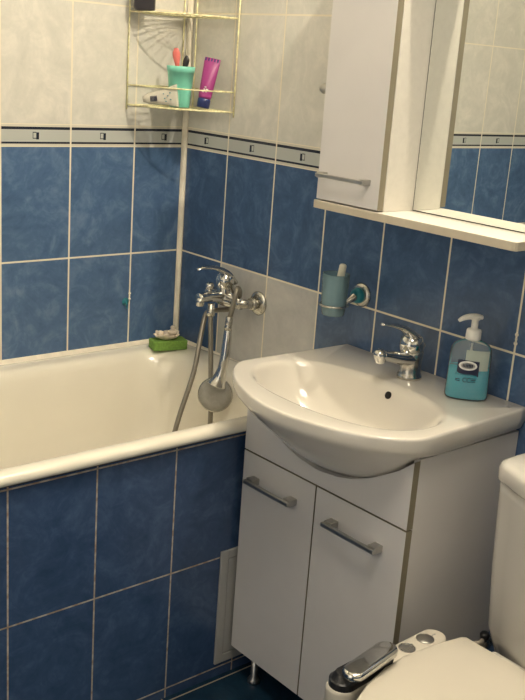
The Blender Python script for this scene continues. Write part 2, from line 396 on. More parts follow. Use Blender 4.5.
# outside shell, so the tub has thickness
prof2 = [(.03, .012, .012, .02, .02, .616), (.08, .06, .06, .045, .10, .58), (.16, .085, .085, .06, .13, .42), (.25, .11, .11, .09, .13, .27), (.36, .20, .19, .17, .1, .235), (.5, .4, .3, .28, .05, .232)]
loft(bm, [trect(*q) for q in prof2], False, True)
bmesh.ops.remove_doubles(bm, verts=bm.verts, dist=0.0002)
obj('tub_body', bm, 'enamel', tub, smooth=True)
bm = NEW(); lathe(bm, (-0.36, -0.36, 0.2515), (0, 0, 1), [(0.03, 0), (0.03, 0.002), (0.024, 0.0035), (0.02, 0.002)]); obj('drain', bm, 'chrome', tub, smooth=True)
for px_, py_ in ((-1.25, -0.30), (-1.25, -0.46), (-0.45, -0.30), (-0.45, -0.46)):
    bm = NEW(); lathe(bm, (px_, py_, 0), (0, 0, 1), [(0.03, 0), (0.03, 0.01), (0.012, 0.02), (0.012, 0.236)], n=12); obj('leg', bm, 'chrome_old', tub)

# white plastic inspection hatch in the tub panel
hp = thing('access_panel', (-0.29, -0.7305, 0.05), 'white plastic inspection hatch in tiled tub panel beside the vanity', 'access panel')
bm = NEW()
x0, x1, z0, z1 = -0.374, -0.19, 0.038, 0.342
for a in ((x0, x0 + .022, z0, z1), (x1 - .022, x1, z0, z1), (x0 + .022, x1 - .022, z0, z0 + .022), (x0 + .022, x1 - .022, z1 - .022, z1)):
    box(bm, a[0], a[1], -0.7365, -0.7302, a[2], a[3])
obj('frame', bm, 'grey_plastic', hp, bevel=0.002)
bm = NEW(); box(bm, x0 + .0235, x1 - .0235, -0.7345, -0.7302, z0 + .0235, z1 - .0235); obj('hatch_door', bm, 'grey_plastic', hp, bevel=0.002)

# ================================================================== VANITY CABINET
YA, YB, YM = -0.744, -1.240, -0.985
van = thing('vanity_cabinet', (-0.16, -0.99, 0.0), 'white two-door vanity cabinet with grey-edged doors under the washbasin', 'cabinet')
bm = NEW()
for a in ((-0.314, -0.002, YB, YB + 0.016, 0.085, 0.7445), (-0.314, -0.002, YA - 0.016, YA, 0.085, 0.7445),
          (-0.314, -0.002, YB + 0.016, YA - 0.016, 0.085, 0.101), (-0.010, -0.002, YB + 0.016, YA - 0.016, 0.101, 0.60)):
    box(bm, *a)
obj('carcass', bm, 'laminate', van)
# fixed strip above the doors, cut out for the bowl
def cut_z(y):
    d_ = abs(y + 0.985)
    tb = [(0, .633), (.06, .640), (.10, .651), (.144, .669), (.19, .695), (.219, .713), (.245, .734), (.256, .744), (.27, .744)]
    for (a, za), (b, zb) in zip(tb[:-1], tb[1:]):
        if a <= d_ <= b: return za + (zb - za) * (d_ - a) / (b - a)
    return .744
ys = [YB + (YA - YB) * i / 40 for i in range(41)]
poly = [(YB, 0.6005), (YA, 0.6005)] + [(y, min(cut_z(y), .744)) for y in reversed(ys)]
bm = NEW(); prism(bm, poly, 'X', -0.332, -0.3145)
for f in bm.faces:
    if abs(f.normal.y) > 0.5 or True:
        f.normal_update()
        if f.normal.length and abs(f.calc_center_median().x + 0.32325) < 1e-4 and abs(f.normal.y) > 0.9 and f.calc_center_median().y < YB + 0.001: f.material_index = 1
obj('front_strip', bm, ['laminate', 'banding'], van)
def board_door(x0, x1, y0, y1, z0, z1, name, parent, face='laminate', edge='banding'):
    bm = NEW(); fs = box(bm, x0, x1, y0, y1, z0, z1)
    for k_ in ('y0', 'y1', 'z0', 'z1'): fs[k_].material_index = 1
    return obj(name, bm, [face, edge], parent, origin=((x0 + x1) / 2, (y0 + y1) / 2, (z0 + z1) / 2))
def bar_handle(parent, x, ya, yb, z):
    """flat bar carried by two square feet, standing off a door face at x"""
    bm = NEW()
    box(bm, x - 0.031, x - 0.022, yb, ya, z - 0.0045, z + 0.0045)
    for y in (ya - 0.012, yb + 0.012): box(bm, x - 0.0225, x, y - 0.011, y + 0.011, z - 0.0075, z + 0.0075)
    return obj('handle', bm, 'satin', parent, bevel=0.0015)
d1 = board_door(-0.332, -0.3145, YM + 0.002, YA, 0.083, 0.5965, 'door', van)
bar_handle(d1, -0.332, -0.780, -0.931, 0.538)
d2 = board_door(-0.332, -0.3145, YB, YM - 0.002, 0.083, 0.5965, 'door', van)
bar_handle(d2, -0.332, -1.036, -1.187, 0.538)
for lx, ly in ((-0.300, -0.800), (-0.300, -1.20), (-0.05, -0.800), (-0.05, -1.20)):
    bm = NEW(); lathe(bm, (lx, ly, 0), (0, 0, 1), [(0.015, 0), (0.016, 0.004), (0.014, 0.010), (0.0085, 0.018), (0.0085, 0.0845)], n=18); obj('leg', bm, 'satin', van, smooth=True)

# ================================================================== WASHBASIN
basin = thing('washbasin', (-0.2, -0.985, 0.737), 'wide white ceramic washbasin with a curved front on the vanity', 'washbasin')
CY = -0.985
def outline(z, s=1.0, n=64, cx=-0.20, wall=-0.002):
    """deck outline counter-clockwise: straight sides, curved front; s scales it about (cx,CY)"""
    pts = []
    def half(t, ex):   # t 0..1 from wall corner to the front apex
        if t < 0.42:
            q = t / 0.42; x = wall + (-0.325 - wall) * q; return x, 0.268 + 0.009 * q
        q = (t - 0.42) / 0.58; th = q * PI / 2
        # superellipse corner from (-.325,.277) to (-.482,0)
        return -0.325 - 0.157 * max(0, math.sin(th)) ** (2 / ex), 0.277 * max(0, math.cos(th)) ** (2 / ex)
    m = n // 2
    for i in range(m + 1):
        x, d_ = half(i / m, 1.6); pts.append((x, CY + d_))
    for i in range(m - 1, -1, -1):
        x, d_ = half(i / m, 1.85); pts.append((x, CY - d_))
    for i in range(1, 20): pts.append((wall, CY - .268 + .536 * i / 20))
    return [Vector((cx + (x - cx) * s, CY + (y - CY) * s, z)) for x, y in pts]
def outline_in(z, ins, n=64):
    """outline moved inwards by ins metres"""
    P = outline(0, 1.0, n); o = []
    for p in P:
        x = min(p.x + (ins if p.x < -0.33 else 0), -0.002)
        dy = CY - p.y; y = p.y + (math.copysign(ins, dy) if abs(dy) > .26 else 0)
        if p.x < -0.325:
            v_ = Vector((-0.30 - p.x, CY - p.y, 0)); L = v_.length; x = p.x + v_.x / L * ins; y = p.y + v_.y / L * ins
        if p.x > -0.004: x = p.x - ins * 0.2
        o.append(Vector((x, y, z)))
    return o
N_ = len(outline(0))
def bowl(z, a, bf, bb, cx=-0.278):
    """bowl ring with as many points as the outline, aligned with it"""
    P = outline(0); o = []
    for i, p in enumerate(P):
        ang = math.atan2((p.y - CY) / 0.262, (p.x + 0.26) / 0.235)
        ct, st = math.cos(ang), math.sin(ang); ex = 2.35
        bx = bb if ct > 0 else bf
        o.append(Vector((cx + bx * math.copysign(abs(ct) ** (2 / ex), ct), CY + a * math.copysign(abs(st) ** (2 / ex), st), z)))
    return o
bm = NEW()
rings = []
# underside from the bowl's lowest point outwards and up, then lip, deck, bowl
def under(s, z):
    o = []
    for p in outline(z, s, cx=-0.20):
        o.append(Vector((min(p.x, -0.012), p.y, z)))
    return o
for s, z in ((.12, .629), (.28, .632), (.46, .641), (.56, .660), (.64, .676), (.74, .700), (.83, .722), (.88, .7355), (.93, .750), (.965, .761), (.985, .768)):
    q = under(s, z)
    if s < .89: q = [Vector((v.x, max(min(v.y, YA - 0.02), YB + 0.02) if v.x > -.334 else v.y, v.z)) for v in q]
    else: q = [Vector((v.x, v.y, v.z - (v.z - (.7465 + (s - .89) * .10)) * min(1, max(0, (v.x + .36) / .06)))) for v in q]
    rings.append(q)
rings += [outline(.774, .997), outline(.780), outline(.7945), outline_in(.7985, .0008), outline_in(.8003, .0028), outline_in(.8006, .006)]
rings += [bowl(.8005, .244, .146, .146), bowl(.7992, .238, .139, .140), bowl(.7955, .233, .134, .134), bowl(.788, .229, .129, .128), bowl(.772, .222, .122, .121), bowl(.745, .208, .110, .110),
          bowl(.715, .182, .092, .094), bowl(.690, .142, .070, .073), bowl(.674, .09, .045, .05), bowl(.668, .04, .024, .024), bowl(.667, .022, .02, .02)]
loft(bm, rings, True, True)
obj('basin_body', bm, 'porcelain', basin, smooth=True)
# overflow hole in the back of the bowl, drain at the bottom
bm = NEW(); lathe(bm, (-0.1545, -1.003, 0.777), (-0.93, 0, 0.36), [(0.0085, -0.010), (0.0085, 0.0022)], n=20); obj('overflow_hole', bm, 'hole', basin, smooth=False)
bm = NEW(); lathe(bm, (-0.278, CY, 0.6672), (0, 0, 1), [(0.021, 0), (0.021, 0.002), (0.017, 0.003), (0.013, 0.002)]); obj('drain', bm, 'chrome', basin, smooth=True)
bm = NEW(); box(bm, -0.041, -0.033, -1.233, -1.222, .8004, .8009); obj('maker_mark', bm, 'satin', basin)

# ================================================================== BASIN TAP
tap = thing('basin_tap', (-0.068, -0.985, 0.8005), 'chrome single-lever tap on the washbasin deck', 'tap')
TX, TY, TZ = -0.072, -0.985, 0.8005
bm = NEW(); lathe(bm, (TX, TY, TZ), (0, 0, 1), [(0.028, 0), (0.028, 0.005), (0.0265, 0.009), (0.0245, 0.013), (0.0240, 0.035), (0.0255, 0.05), (0.0265, 0.062), (0.022, 0.066)]); obj('body', bm, 'chrome_old', tap, smooth=True)
bm = NEW(); tube(bm, [(TX - 0.002, TY, TZ + 0.046), (TX - 0.035, TY, TZ + 0.050), (TX - 0.075, TY, TZ + 0.060), (TX - 0.100, TY, TZ + 0.066)], [0.023, 0.0195, 0.0150, 0.0135], n=16, flat=(1.05, 0.8, (0, 0, 1)))
obj('spout', bm, 'chrome', tap, smooth=True)
bm = NEW(); lathe(bm, (TX - 0.100, TY, TZ + 0.049), (-0.22, 0, 1), [(0.0098, 0), (0.0118, 0.002), (0.0125, 0.010), (0.0142, 0.016), (0.0138, 0.024), (0.009, 0.029), (0.002, 0.030)], n=20); obj('aerator', bm, 'chrome', tap, smooth=True)
bm = NEW(); lathe(bm, (TX, TY, TZ + 0.064), (-0.20, 0, 1), [(0.0255, 0), (0.0275, 0.005), (0.0275, 0.018), (0.024, 0.029), (0.015, 0.037), (0.001, 0.040)])
tube(bm, [(TX + 0.016, TY, TZ + 0.076), (TX - 0.010, TY, TZ + 0.101), (TX - 0.040, TY, TZ + 0.119), (TX - 0.070, TY, TZ + 0.128), (TX - 0.094, TY, TZ + 0.1335), (TX - 0.106, TY, TZ + 0.1345)], [0.022, 0.020, 0.0145, 0.0095, 0.007, 0.0055], n=14, flat=(1.05, 0.5, (0, 0, 1)))
obj('lever', bm, 'chrome', tap, smooth=True)

# ================================================================== SOAP BOTTLE
BX, BY, BZ = -0.071, -1.143, 0.8008
bot = thing('soap_bottle', (BX, BY, BZ), 'clear pump bottle half full of turquoise soap on the basin', 'soap bottle')
bw = Vector((0.655, -0.755, 0)); bd = Vector((-0.755, -0.655, 0))      # width and front directions
def sec(z, a, b, ex=2.6, n=40): return ring((BX, BY, BZ + z), bw, bd, a * 1.08, b * 1.04, n=n, ex=ex)
bprof = [(0.0, .037, .020), (.003, .0405, .0235), (.008, .042, .025), (.06, .0405, .0245), (.098, .040, .0242), (.110, .0385, .0232), (.118, .034, .021), (.124, .025, .0175), (.128, .0145, .0135), (.132, .0125, .0125), (.135, .0125, .0125)]
bm = NEW(); loft(bm, [sec(z, a, b, 2.6 if z < .123 else 2.0) for z, a, b in bprof]); obj('bottle_body', bm, 'clear', bot, smooth=True)
bm = NEW(); lp = [(0.0025, .035, .019), (.0045, .039, .0218), (.008, .0405, .0232), (.055, .039, .023), (.0695, .0387, .0229)]
loft(bm, [sec(z, a, b) for z, a, b in lp]); obj('liquid', bm, 'liquid', bot, smooth=True)
def front_at(u, z, off):
    """point on the bottle's front at width u (-1..1)"""
    a, b = (.0412, .0248) if z < .06 else (.0404, .0244)
    t = min(.98, abs(u)); dep = b * (1 - t ** 2.6) ** (1 / 2.6)
    return Vector((BX, BY, BZ + z)) + bw * (u * a * 1.08) + bd * (dep * 1.04 + off)
def patch(fn, u0, u1, off, mat, name, parent, n=14):
    """thin print on the curved front; fn(u) gives (zlow, zhigh)"""
    bm = NEW(); A = []
    for i in range(n + 1):
        u = u0 + (u1 - u0) * i / n; lo, hi = fn(u)
        A.append([bm.verts.new(front_at(u, z, off)) for z in (lo, (lo + hi) / 2, hi)])
    for a, b in zip(A[:-1], A[1:]):
        bm.faces.new((a[0], b[0], b[1], a[1])); bm.faces.new((a[1], b[1], b[2], a[2]))
    return obj(name, bm, mat, parent, smooth=True)
patch(lambda u: (.068, .111), -.26, .84, .0006, 'pale_label', 'clear_label', bot)
lab = patch(lambda u: (.0625 - .008 * (u + .60) / 1.0 - .002 * math.sin((u + .6) * 6), .0885 - .002 * u), -.60, .42, .0009, 'navy_print', 'label', bot)
uc, zc_ = -.11, .0775
patch(lambda u: (zc_ - .0100 * math.sqrt(max(0, 1 - ((u - uc) / .44) ** 2)), zc_ + .0100 * math.sqrt(max(0, 1 - ((u - uc) / .44) ** 2))), uc - .44, uc + .44, .0012, 'print_white', 'logo_oval', lab, 20)
patch(lambda u: (zc_ - .0064 * math.sqrt(max(0, 1 - ((u - uc) / .34) ** 2)), zc_ + .0064 * math.sqrt(max(0, 1 - ((u - uc) / .34) ** 2))), uc - .34, uc + .34, .0014, 'satin', 'logo_field', lab, 20)
for j in range(7):
    u = uc - .245 + j * .07; patch(lambda q: (zc_ - .0032, zc_ + .0032), u, u + .043, .0016, 'ink', 'lettering', lab, 1)
for u0, u1, za, zb in ((-.60, -.40, .043, .0445), (-.60, -.40, .0465, .048), (-.60, -.56, .043, .048), (.10, .32, .043, .0445), (.10, .32, .0465, .048), (.10, .32, .050, .0512)):
    patch(lambda q: (za, zb), u0, u1, .001, 'ink', 'printed_mark', bot, 2)
for cc in (-.17, .02):
    bm = NEW(); vs = []
    for i in range(19):
        t = math.radians(45 + 270 * i / 18)
        vs.append([bm.verts.new(front_at(cc + .11 * r_ * math.cos(t), .0465 + .0052 * r_ * math.sin(t), .001)) for r_ in (1, .74)])
    for a, b in zip(vs[:-1], vs[1:]): bm.faces.new((a[0], b[0], b[1], a[1]))
    obj('printed_mark', bm, 'ink', bot)
for zz in (.0565, .0595):
    for j in range(9):
        u = -.66 + j * .115; patch(lambda q: (zz, zz + .0013), u, u + .085, .001, 'teal', 'printed_mark', bot, 1)
pump = NEW(); lathe(pump, (BX, BY, BZ + .129), (0, 0, 1), [(0.0155, 0), (0.0162, .002), (0.0155, .018), (0.0145, .021), (.0075, .022), (.007, .040), (.0095, .042), (.0095, .050), (.007, .0525)], n=24)
hd = Vector((-0.80, 0.60, 0)); c = Vector((BX, BY, BZ + .1755))
tube(pump, [c - hd * .014 + V(0, 0, .001), c - hd * .002 + V(0, 0, .002), c + hd * .014 + V(0, 0, .001), c + hd * .026 - V(0, 0, .003), c + hd * .035 - V(0, 0, .009)], [.007, .0095, .0092, .0078, .005], n=14, flat=(1.15, .62, (0, 0, 1)))
obj('pump', pump, 'white_pl', bot, smooth=True)
bm = NEW(); tube(bm, [(BX, BY, BZ + .12), (BX + .002, BY, BZ + .06), (BX + .008, BY - .006, BZ + .006)], .0022, n=8); obj('dip_tube', bm, 'white_pl', bot, smooth=True)

# ================================================================== CUP HOLDER + CUP + TUBE
HX, HY, HZ = -0.088, -0.745, 0.915
hol = thing('cup_holder', (0, -0.752, 0.93), 'chrome wall bracket with teal collar holding the frosted cup', 'cup holder')
bm = NEW(); lathe(bm, (-0.0005, -0.752, 0.932), (-1, 0, 0), [(0.0285, 0), (0.0295, 0.003), (0.026, 0.008), (0.020, 0.0105)]); obj('wall_plate', bm, 'chrome_old', hol, smooth=True)
for k_ in range(12):
    pass
bm = NEW(); lathe(bm, (-0.011, -0.752, 0.932), (-1, 0, -0.12), [(0.019, 0), (0.0195, 0.004), (0.0175, 0.013), (0.013, 0.016)]); obj('collar', bm, 'teal', hol, smooth=True)
bm = NEW(); tube(bm, [(-0.026, -0.752, 0.930), (-0.036, -0.751, 0.924), (-0.050, -0.748, 0.917)], [.0095, .008, .0045], n=12)
loop = [(HX + .0338 * math.cos(t), HY + .0338 * math.sin(t), HZ) for t in [2 * PI * i / 40 for i in range(41)]]
tube(bm, loop, .0026, n=8, curve=False); obj('ring', bm, 'chrome_old', hol, smooth=True)
cup = NEW(); lathe(cup, (HX, HY, 0.890), (0, 0, 1), [(0.024, 0), (0.0265, 0.002), (0.028, 0.012), (0.0303, 0.03), (0.0325, 0.098), (0.0322, 0.1), (0.0300, 0.098), (0.028, 0.03), (0.024, 0.008), (0.0, 0.0065)], n=40, cap1=False)
tag(obj('toothbrush_cup', cup, 'frost', smooth=True, origin=(HX, HY, 0.890)), 'frosted bluish glass tumbler in the wall bracket above the basin', 'cup')
tt = thing('toothpaste_tube', (HX - 0.004, HY - 0.01, 0.90), 'white capped tube sticking up out of the frosted tumbler', 'tube')
a0 = V(HX + 0.006, HY + 0.004, 0.9); a1 = V(HX + 0.001, HY - 0.0195, 1.02); dd = (a1 - a0).normalized()
bm = NEW(); tube(bm, [a0, a0 + dd * .03, a0 + dd * .084], [.004, .0075, .0085], n=14, flat=(1.0, .6, dd.cross(V(0, 0, 1)).cross(dd))); obj('tube_body', bm, 'white_pl', tt, smooth=True)
bm = NEW(); lathe(bm, a0 + dd * .084, dd, [(0.0082, 0), (0.0088, .002), (0.0084, .030), (0.007, .0325), (.001, .033)], n=18); obj('cap', bm, 'cream_cap', tt, smooth=True)

# ================================================================== MIRROR CABINET
mc = thing('mirror_cabinet', (-0.1, -1.04, 1.155), 'white bathroom mirror cabinet with one tall door and a cream shelf', 'mirror cabinet')
ZT = 1.86
bm = NEW()
pl = [(-0.001, -0.776), (-0.210, -0.776), (-0.213, -0.779), (-0.213, -1.306), (-0.2105, -1.3115), (-0.206, -1.314), (-0.001, -1.314)]
prism(bm, pl, 'Z', 1.155, 1.172, 0, 1); obj('shelf', bm, ['laminate_warm', 'shelf_edge'], mc, bevel=0.0008)
bm = NEW(); box(bm, -0.1925, -0.001, -0.967, -0.784, 1.1725, ZT); obj('cabinet_box', bm, 'laminate_warm', mc, bevel=0.0006)
ud = board_door(-0.211, -0.194, -0.9665, -0.784, 1.176, ZT, 'door', mc, 'laminate', 'banding')
bm = NEW(); box(bm, -0.237, -0.232, -0.941, -0.800, 1.2255, 1.2335)
for y in (-0.8065, -0.9345): box(bm, -0.2325, -0.211, y - .0065, y + .0065, 1.2235, 1.2355)
obj('handle', bm, 'satin', ud, bevel=0.0012)
bm = NEW(); box(bm, -0.0975, -0.001, -1.314, -0.9675, 1.1725, ZT); obj('mirror_backing', bm, 'laminate_warm', mc)
bm = NEW(); box(bm, -0.103, -0.0977, -1.314, -0.9690, 1.1742, ZT); obj('mirror', bm, 'mirror', mc)
bm = NEW(); box(bm, -0.1022, -0.0977, -0.9689, -0.9672, 1.1725, ZT); box(bm, -0.1022, -0.0977, -1.314, -0.9689, 1.1722, 1.1741); obj('mirror_gap_seal', bm, 'grime', mc)
bm = NEW(); box(bm, -0.213, -0.001, -1.314, -0.776, ZT + .0005, ZT + .0165); obj('top_board', bm, ['laminate_warm'], mc)
bm = NEW(); lathe(bm, (-0.186, -0.784, 1.4075), (0, 1, 0), [(0.004, 0), (0.004, .014), (.0065, .017), (.0105, .023), (.0115, .030), (.009, .037), (.003, .0405)], n=20); obj('knob', bm, 'satin', mc, smooth=True)

# pendant bulb under the ceiling
cl = thing('ceiling_lamp', (CEIL_LAMP[0], CEIL_LAMP[1], ZC), 'small pendant lamp hanging from the ceiling in front of the mirror cabinet', 'lamp')
bm = NEW(); lathe(bm, (CEIL_LAMP[0], CEIL_LAMP[1], ZC - .001), (0, 0, -1), [(.04, 0), (.038, .008), (.008, .014), (.008, .03), (.021, .034), (.022, .066), (.018, .07)]); obj('lamp_holder', bm, 'white_pl', cl, smooth=True)
bm = NEW(); lathe(bm, (CEIL_LAMP[0], CEIL_LAMP[1], ZC - .071), (0, 0, -1), [(.013, 0), (.014, .004), (.012, .008)], n=20); obj('bulb', bm, 'lamp_glass', cl, smooth=True)

tag(thing('ceiling_fill_lamp', (FILL_PANEL[0], FILL_PANEL[1], ZC), 'x', 'lamp'), 'large round flat lamp added out of view on the ceiling as soft fill', 'lamp')
cp = bpy.data.objects['ceiling_fill_lamp']
bm = NEW(); lathe(bm, (FILL_PANEL[0], FILL_PANEL[1], ZC - .001), (0, 0, -1), [(.27, 0), (.27, .025), (.262, .03)]); obj('fill_lamp_base', bm, 'white_pl', cp, smooth=True)
bm = NEW(); lathe(bm, (FILL_PANEL[0], FILL_PANEL[1], ZC - .0312), (0, 0, -1), [(.255, 0), (.252, .003), (.245, .0045)], n=48); obj('fill_lamp_diffuser', bm, 'lamp_glass', cp, smooth=False)

# ================================================================== BATH MIXER + SHOWER
mx = thing('bath_mixer', (-0.06, -0.30, 0.827), 'chrome lever bath mixer on the wall above the tub end', 'tap')
ZM = 0.827
bm = NEW()
tube(bm, [(-.060, -.372, ZM), (-.060, -.345, ZM + .001), (-.060, -.30, ZM + .002), (-.060, -.255, ZM + .001), (-.060, -.226, ZM)], [.0155, .0185, .0225, .0185, .0155], n=20)
obj('body', bm, 'chrome', mx, smooth=True)
for y in (-.374, -.224):
    bm = NEW(); lathe(bm, (-0.0005, y, ZM - .002), (-1, 0, 0), [(0.033, 0), (0.0335, .003), (.029, .008), (.016, .012)]); obj('wall_flange', bm, 'chrome_old', mx, smooth=True)
    s_ = 1 if y < -.3 else -1
    bm = NEW(); tube(bm, [(-.008, y, ZM - .002), (-.028, y, ZM - .002), (-.045, y + s_ * .003, ZM - .001), (-.058, y + s_ * .012, ZM)], [.0125, .0125, .013, .0135], n=16)
    lathe(bm, (-.018, y, ZM - .002), (-1, 0, 0), [(.0165, 0), (.018, .002), (.018, .010), (.0165, .012)], n=8); obj('union', bm, 'chrome_old', mx, smooth=True)
bm = NEW(); tube(bm, [(-.062, -.300, ZM + .004), (-.09, -.303, ZM + .010), (-.13, -.308, ZM + .014), (-.158, -.312, ZM + .013)], [.021, .0175, .0155, .014], n=16, flat=(1.1, .9, (0, 0, 1)))
lathe(bm, (-.153, -.312, ZM - .008), (-.05, 0, 1), [(.0095, 0), (.0115, .002), (.012, .016), (.008, .022)], n=18); obj('spout', bm, 'chrome', mx, smooth=True)
bm = NEW(); lathe(bm, (-.118, -.305, ZM + .014), (0, 0, 1), [(.0065, 0), (.0055, .012), (.0065, .018), (.0105, .022), (.0115, .030), (.0095, .036), (.007, .033)], n=18); obj('diverter_knob', bm, 'chrome', mx, smooth=True)
bm = NEW(); lathe(bm, (-.120, -.318, ZM - .004), (0, 0, -1), [(.010, 0), (.010, .018), (.0115, .020), (.0115, .032), (.009, .034)], n=16); obj('hose_outlet', bm, 'chrome_old', mx, smooth=True)
bm = NEW(); lathe(bm, (-.058, -.302, ZM + .012), (-.12, 0, 1), [(.0245, 0), (.0255, .008), (.0235, .020), (.023, .028), (.0262, .032), (.0258, .046), (.020, .058), (.008, .065), (.001, .066)])
tube(bm, [(-.040, -.303, ZM + .046), (-.064, -.303, ZM + .072), (-.098, -.304, ZM + .088), (-.135, -.305, ZM + .0935), (-.162, -.305, ZM + .0905)], [.022, .0195, .0130, .009, .006], n=14, flat=(1.1, .5, (0, 0, 1)))
obj('lever', bm, 'chrome', mx, smooth=True)

hs = thing('hand_shower', (-.095, -.37, .60), 'chrome hand shower hanging head down beside the bath mixer', 'hand shower')
hose_pts = [(-.120, -.318, ZM - .036), (-.126, -.335, .70), (-.132, -.352, .60), (-.138, -.366, .49), (-.155, -.37, .38), (-.19, -.36, .335), (-.232, -.34, .36), (-.240, -.335, .44),
            (-.222, -.335, .52), (-.172, -.325, .64), (-.135, -.300, .735), (-.108, -.284, .787), (-.075, -.288, .793), (-.042, -.298, .795), (-.029, -.315, .812), (-.033, -.330, .842), (-.055, -.352, .864), (-.082, -.378, .874), (-.097, -.390, .858), (-.103, -.386, .818), (-.105, -.381, .796)]
bm = NEW(); tube(bm, hose_pts, .0068, n=12, sub=7); obj('hose', bm, 'hose', hs, smooth=True)
bm = NEW(); lathe(bm, (-.105, -.381, .800), (-.15, -.05, -1), [(.0085, 0), (.0098, .003), (.0104, .020), (.0092, .024), (.0104, .028), (.0104, .036)], n=18); obj('collar', bm, 'chrome_old', hs, smooth=True)
bm = NEW(); tube(bm, [(-.1095, -.3835, .765), (-.114, -.387, .735), (-.120, -.390, .695), (-.126, -.389, .660), (-.131, -.386, .635), (-.136, -.382, .615)], [.0104, .0122, .0130, .0140, .018, .027], n=18, flat=(1, .85, (-.66, -.70, .2))); obj('handle', bm, 'chrome', hs, smooth=True)
hc = V(-.137, -.379, .586); hn = V(-.66, -.70, .20).normalized()
bm = NEW(); lathe(bm, hc - hn * .012, hn, [(.012, -.010), (.034, -.006), (.045, 0), (.048, .008), (.047, .013), (.0445, .015)], n=36); obj('head', bm, 'chrome_old', hs, smooth=True)
bm = NEW(); lathe(bm, hc + hn * .0025, hn, [(.0447, 0), (.044, .0022), (.028, .0032), (.012, .003), (.001, .003)], n=36); obj('spray_face', bm, 'shower_face', hs, smooth=True)

# ================================================================== SPONGE + SHELL
bm = NEW(); ang = math.radians(-15)
c = V(-.084, -.079, .6312); ux = V(math.cos(ang), math.sin(ang), 0); uy = V(-math.sin(ang), math.cos(ang), 0)
loft(bm, [ring(c + V(0, 0, h), ux, uy, .053 * k_, .027 * k_, n=32, ex=9) for h, k_ in ((0.0, .97), (.002, 1), (.012, .99), (.024, 1.0), (.027, .97))])
spg = tag(obj('sponge', bm, 'sponge', smooth=False, bevel=0.002, origin=c), 'green kitchen sponge on the tub rim in the corner', 'sponge')
sh = NEW(); sc = V(-.088, -.076, .6590)
prof_s = [(.016, 0.0), (.026, .004), (.034, .011), (.038, .016), (.036, .0165), (.028, .012), (.018, .008), (.001, .006)]
rings = []
for r_, h in prof_s:
    R0 = []
    for i in range(36):
        t = 2 * PI * i / 36; rr = r_ * (1 + (.07 * math.sin(9 * t)) * (h > .003)); hh = h + (.0035 * math.sin(3 * t + 1) + .002 * math.sin(9 * t) if h > .01 else 0)
        R0.append(sc + ux * (rr * math.cos(t)) + uy * (rr * .72 * math.sin(t)) + V(0, 0, hh))
    rings.append(R0)
loft(sh, rings)
shell = tag(obj('seashell_dish', sh, 'shell', smooth=True, origin=sc), 'pale scalloped seashell dish resting on the green sponge', 'shell')
bits = [(-.018, .004, .017, .010), (.016, -.002, .019, .012), (.004, .010, .016, .010), (.022, .008, .030, .009), (-.004, -.010, .014, .009)]
for a, b, h, r_ in bits:
    bm = NEW(); q = sc + ux * a + uy * b + V(0, 0, h)
    bmesh.ops.create_icosphere(bm, subdivisions=2, radius=r_, matrix=Matrix.Translation(q))
    for v in bm.verts: v.co += (v.co - q) * (random.random() * .35 - .1); v.co.z = q.z + (v.co.z - q.z) * .8
    obj('shell_lump', bm, 'shell', shell, smooth=True)

# ================================================================== WIRE CORNER RACK
RK = .205
rack = thing('corner_rack', (-.012, -.012, 1.31), 'cream coated wire corner rack with fan shaped shelves above the tub', 'corner rack')
wr = .0019
for ux_, uy_ in ((-RK, -.006), (-.026, -.006), (-.006, -.036), (-.006, -.222)):
    bm = NEW(); tube(bm, [(ux_, uy_, 1.305), (ux_, uy_, 1.70)], wr * 1.15, n=8, curve=False); obj('upright', bm, 'brass_wire', rack, smooth=True)
def shelf_arc(z, r_, dr=0.0):
    return [(-.006 - (r_ - .006) * math.cos(t), -.006 - (r_ * 1.05 - .006) * math.sin(t), z) for t in [PI / 2 * i / 24 for i in range(25)]]
for z in (1.318, 1.558):
    bm = NEW()
    A = shelf_arc(z, RK)
    tube(bm, A, wr * 1.2, n=8, curve=False)
    tube(bm, shelf_arc(z - .001, RK * .62), wr * .85, n=6, curve=False)
    tube(bm, [(-RK, -.006, z), (-.006, -.006, z), ], wr, n=6, curve=False); tube(bm, [(-.006, -.006, z), (-.006, -.222, z)], wr, n=6, curve=False)
    for i in range(2, 24, 2): tube(bm, [(-.014, -.014, z), (A[i][0], A[i][1], z)], wr * 1.0, n=6, curve=False)
    sf = obj('shelf', bm, 'brass_wire', rack, smooth=True)
    bm = NEW(); G = shelf_arc(z + .052, RK); tube(bm, G, wr, n=8, curve=False)
    tube(bm, [(-RK, -.006, z + .052), (-.026, -.006, z + .052)], wr * .8, n=6, curve=False); tube(bm, [(-.006, -.036, z + .052), (-.006, -.222, z + .052)], wr * .8, n=6, curve=False)
    obj('guard_rail', bm, 'brass_wire', sf, smooth=True)
ZS = 1.3212
# mint cup with two handles sticking out
mcx, mcy = -.1035, -.108
bm = NEW(); lathe(bm, (mcx, mcy, ZS), (0, 0, 1), [(.0265, 0), (.0275, .002), (.0305, .045), (.0352, .090), (.0365, .0905), (.0383, .106), (.0368, .1065), (.0345, .09), (.029, .045), (.026, .004), (.001, .003)], n=40)
tag(obj('mint_cup', bm, 'mint', smooth=True, origin=(mcx, mcy, ZS)), 'mint green plastic cup on the lower wire shelf', 'cup')
bm = NEW(); tube(bm, [(mcx + .010, mcy - .005, ZS + .006), (mcx + .002, mcy + .002, ZS + .06), (mcx - .009, mcy + .004, ZS + .105), (mcx - .014, mcy + .004, ZS + .135), (mcx - .016, mcy + .004, ZS + .152)], [.003, .0032, .0055, .0105, .0055], n=14, flat=(1, .5, (-.7, -.7, 0)))
tag(obj('pink_comb', bm, 'pink', smooth=True, origin=(mcx, mcy, ZS + .01)), 'coral pink rounded handle sticking up out of the mint cup', 'brush')
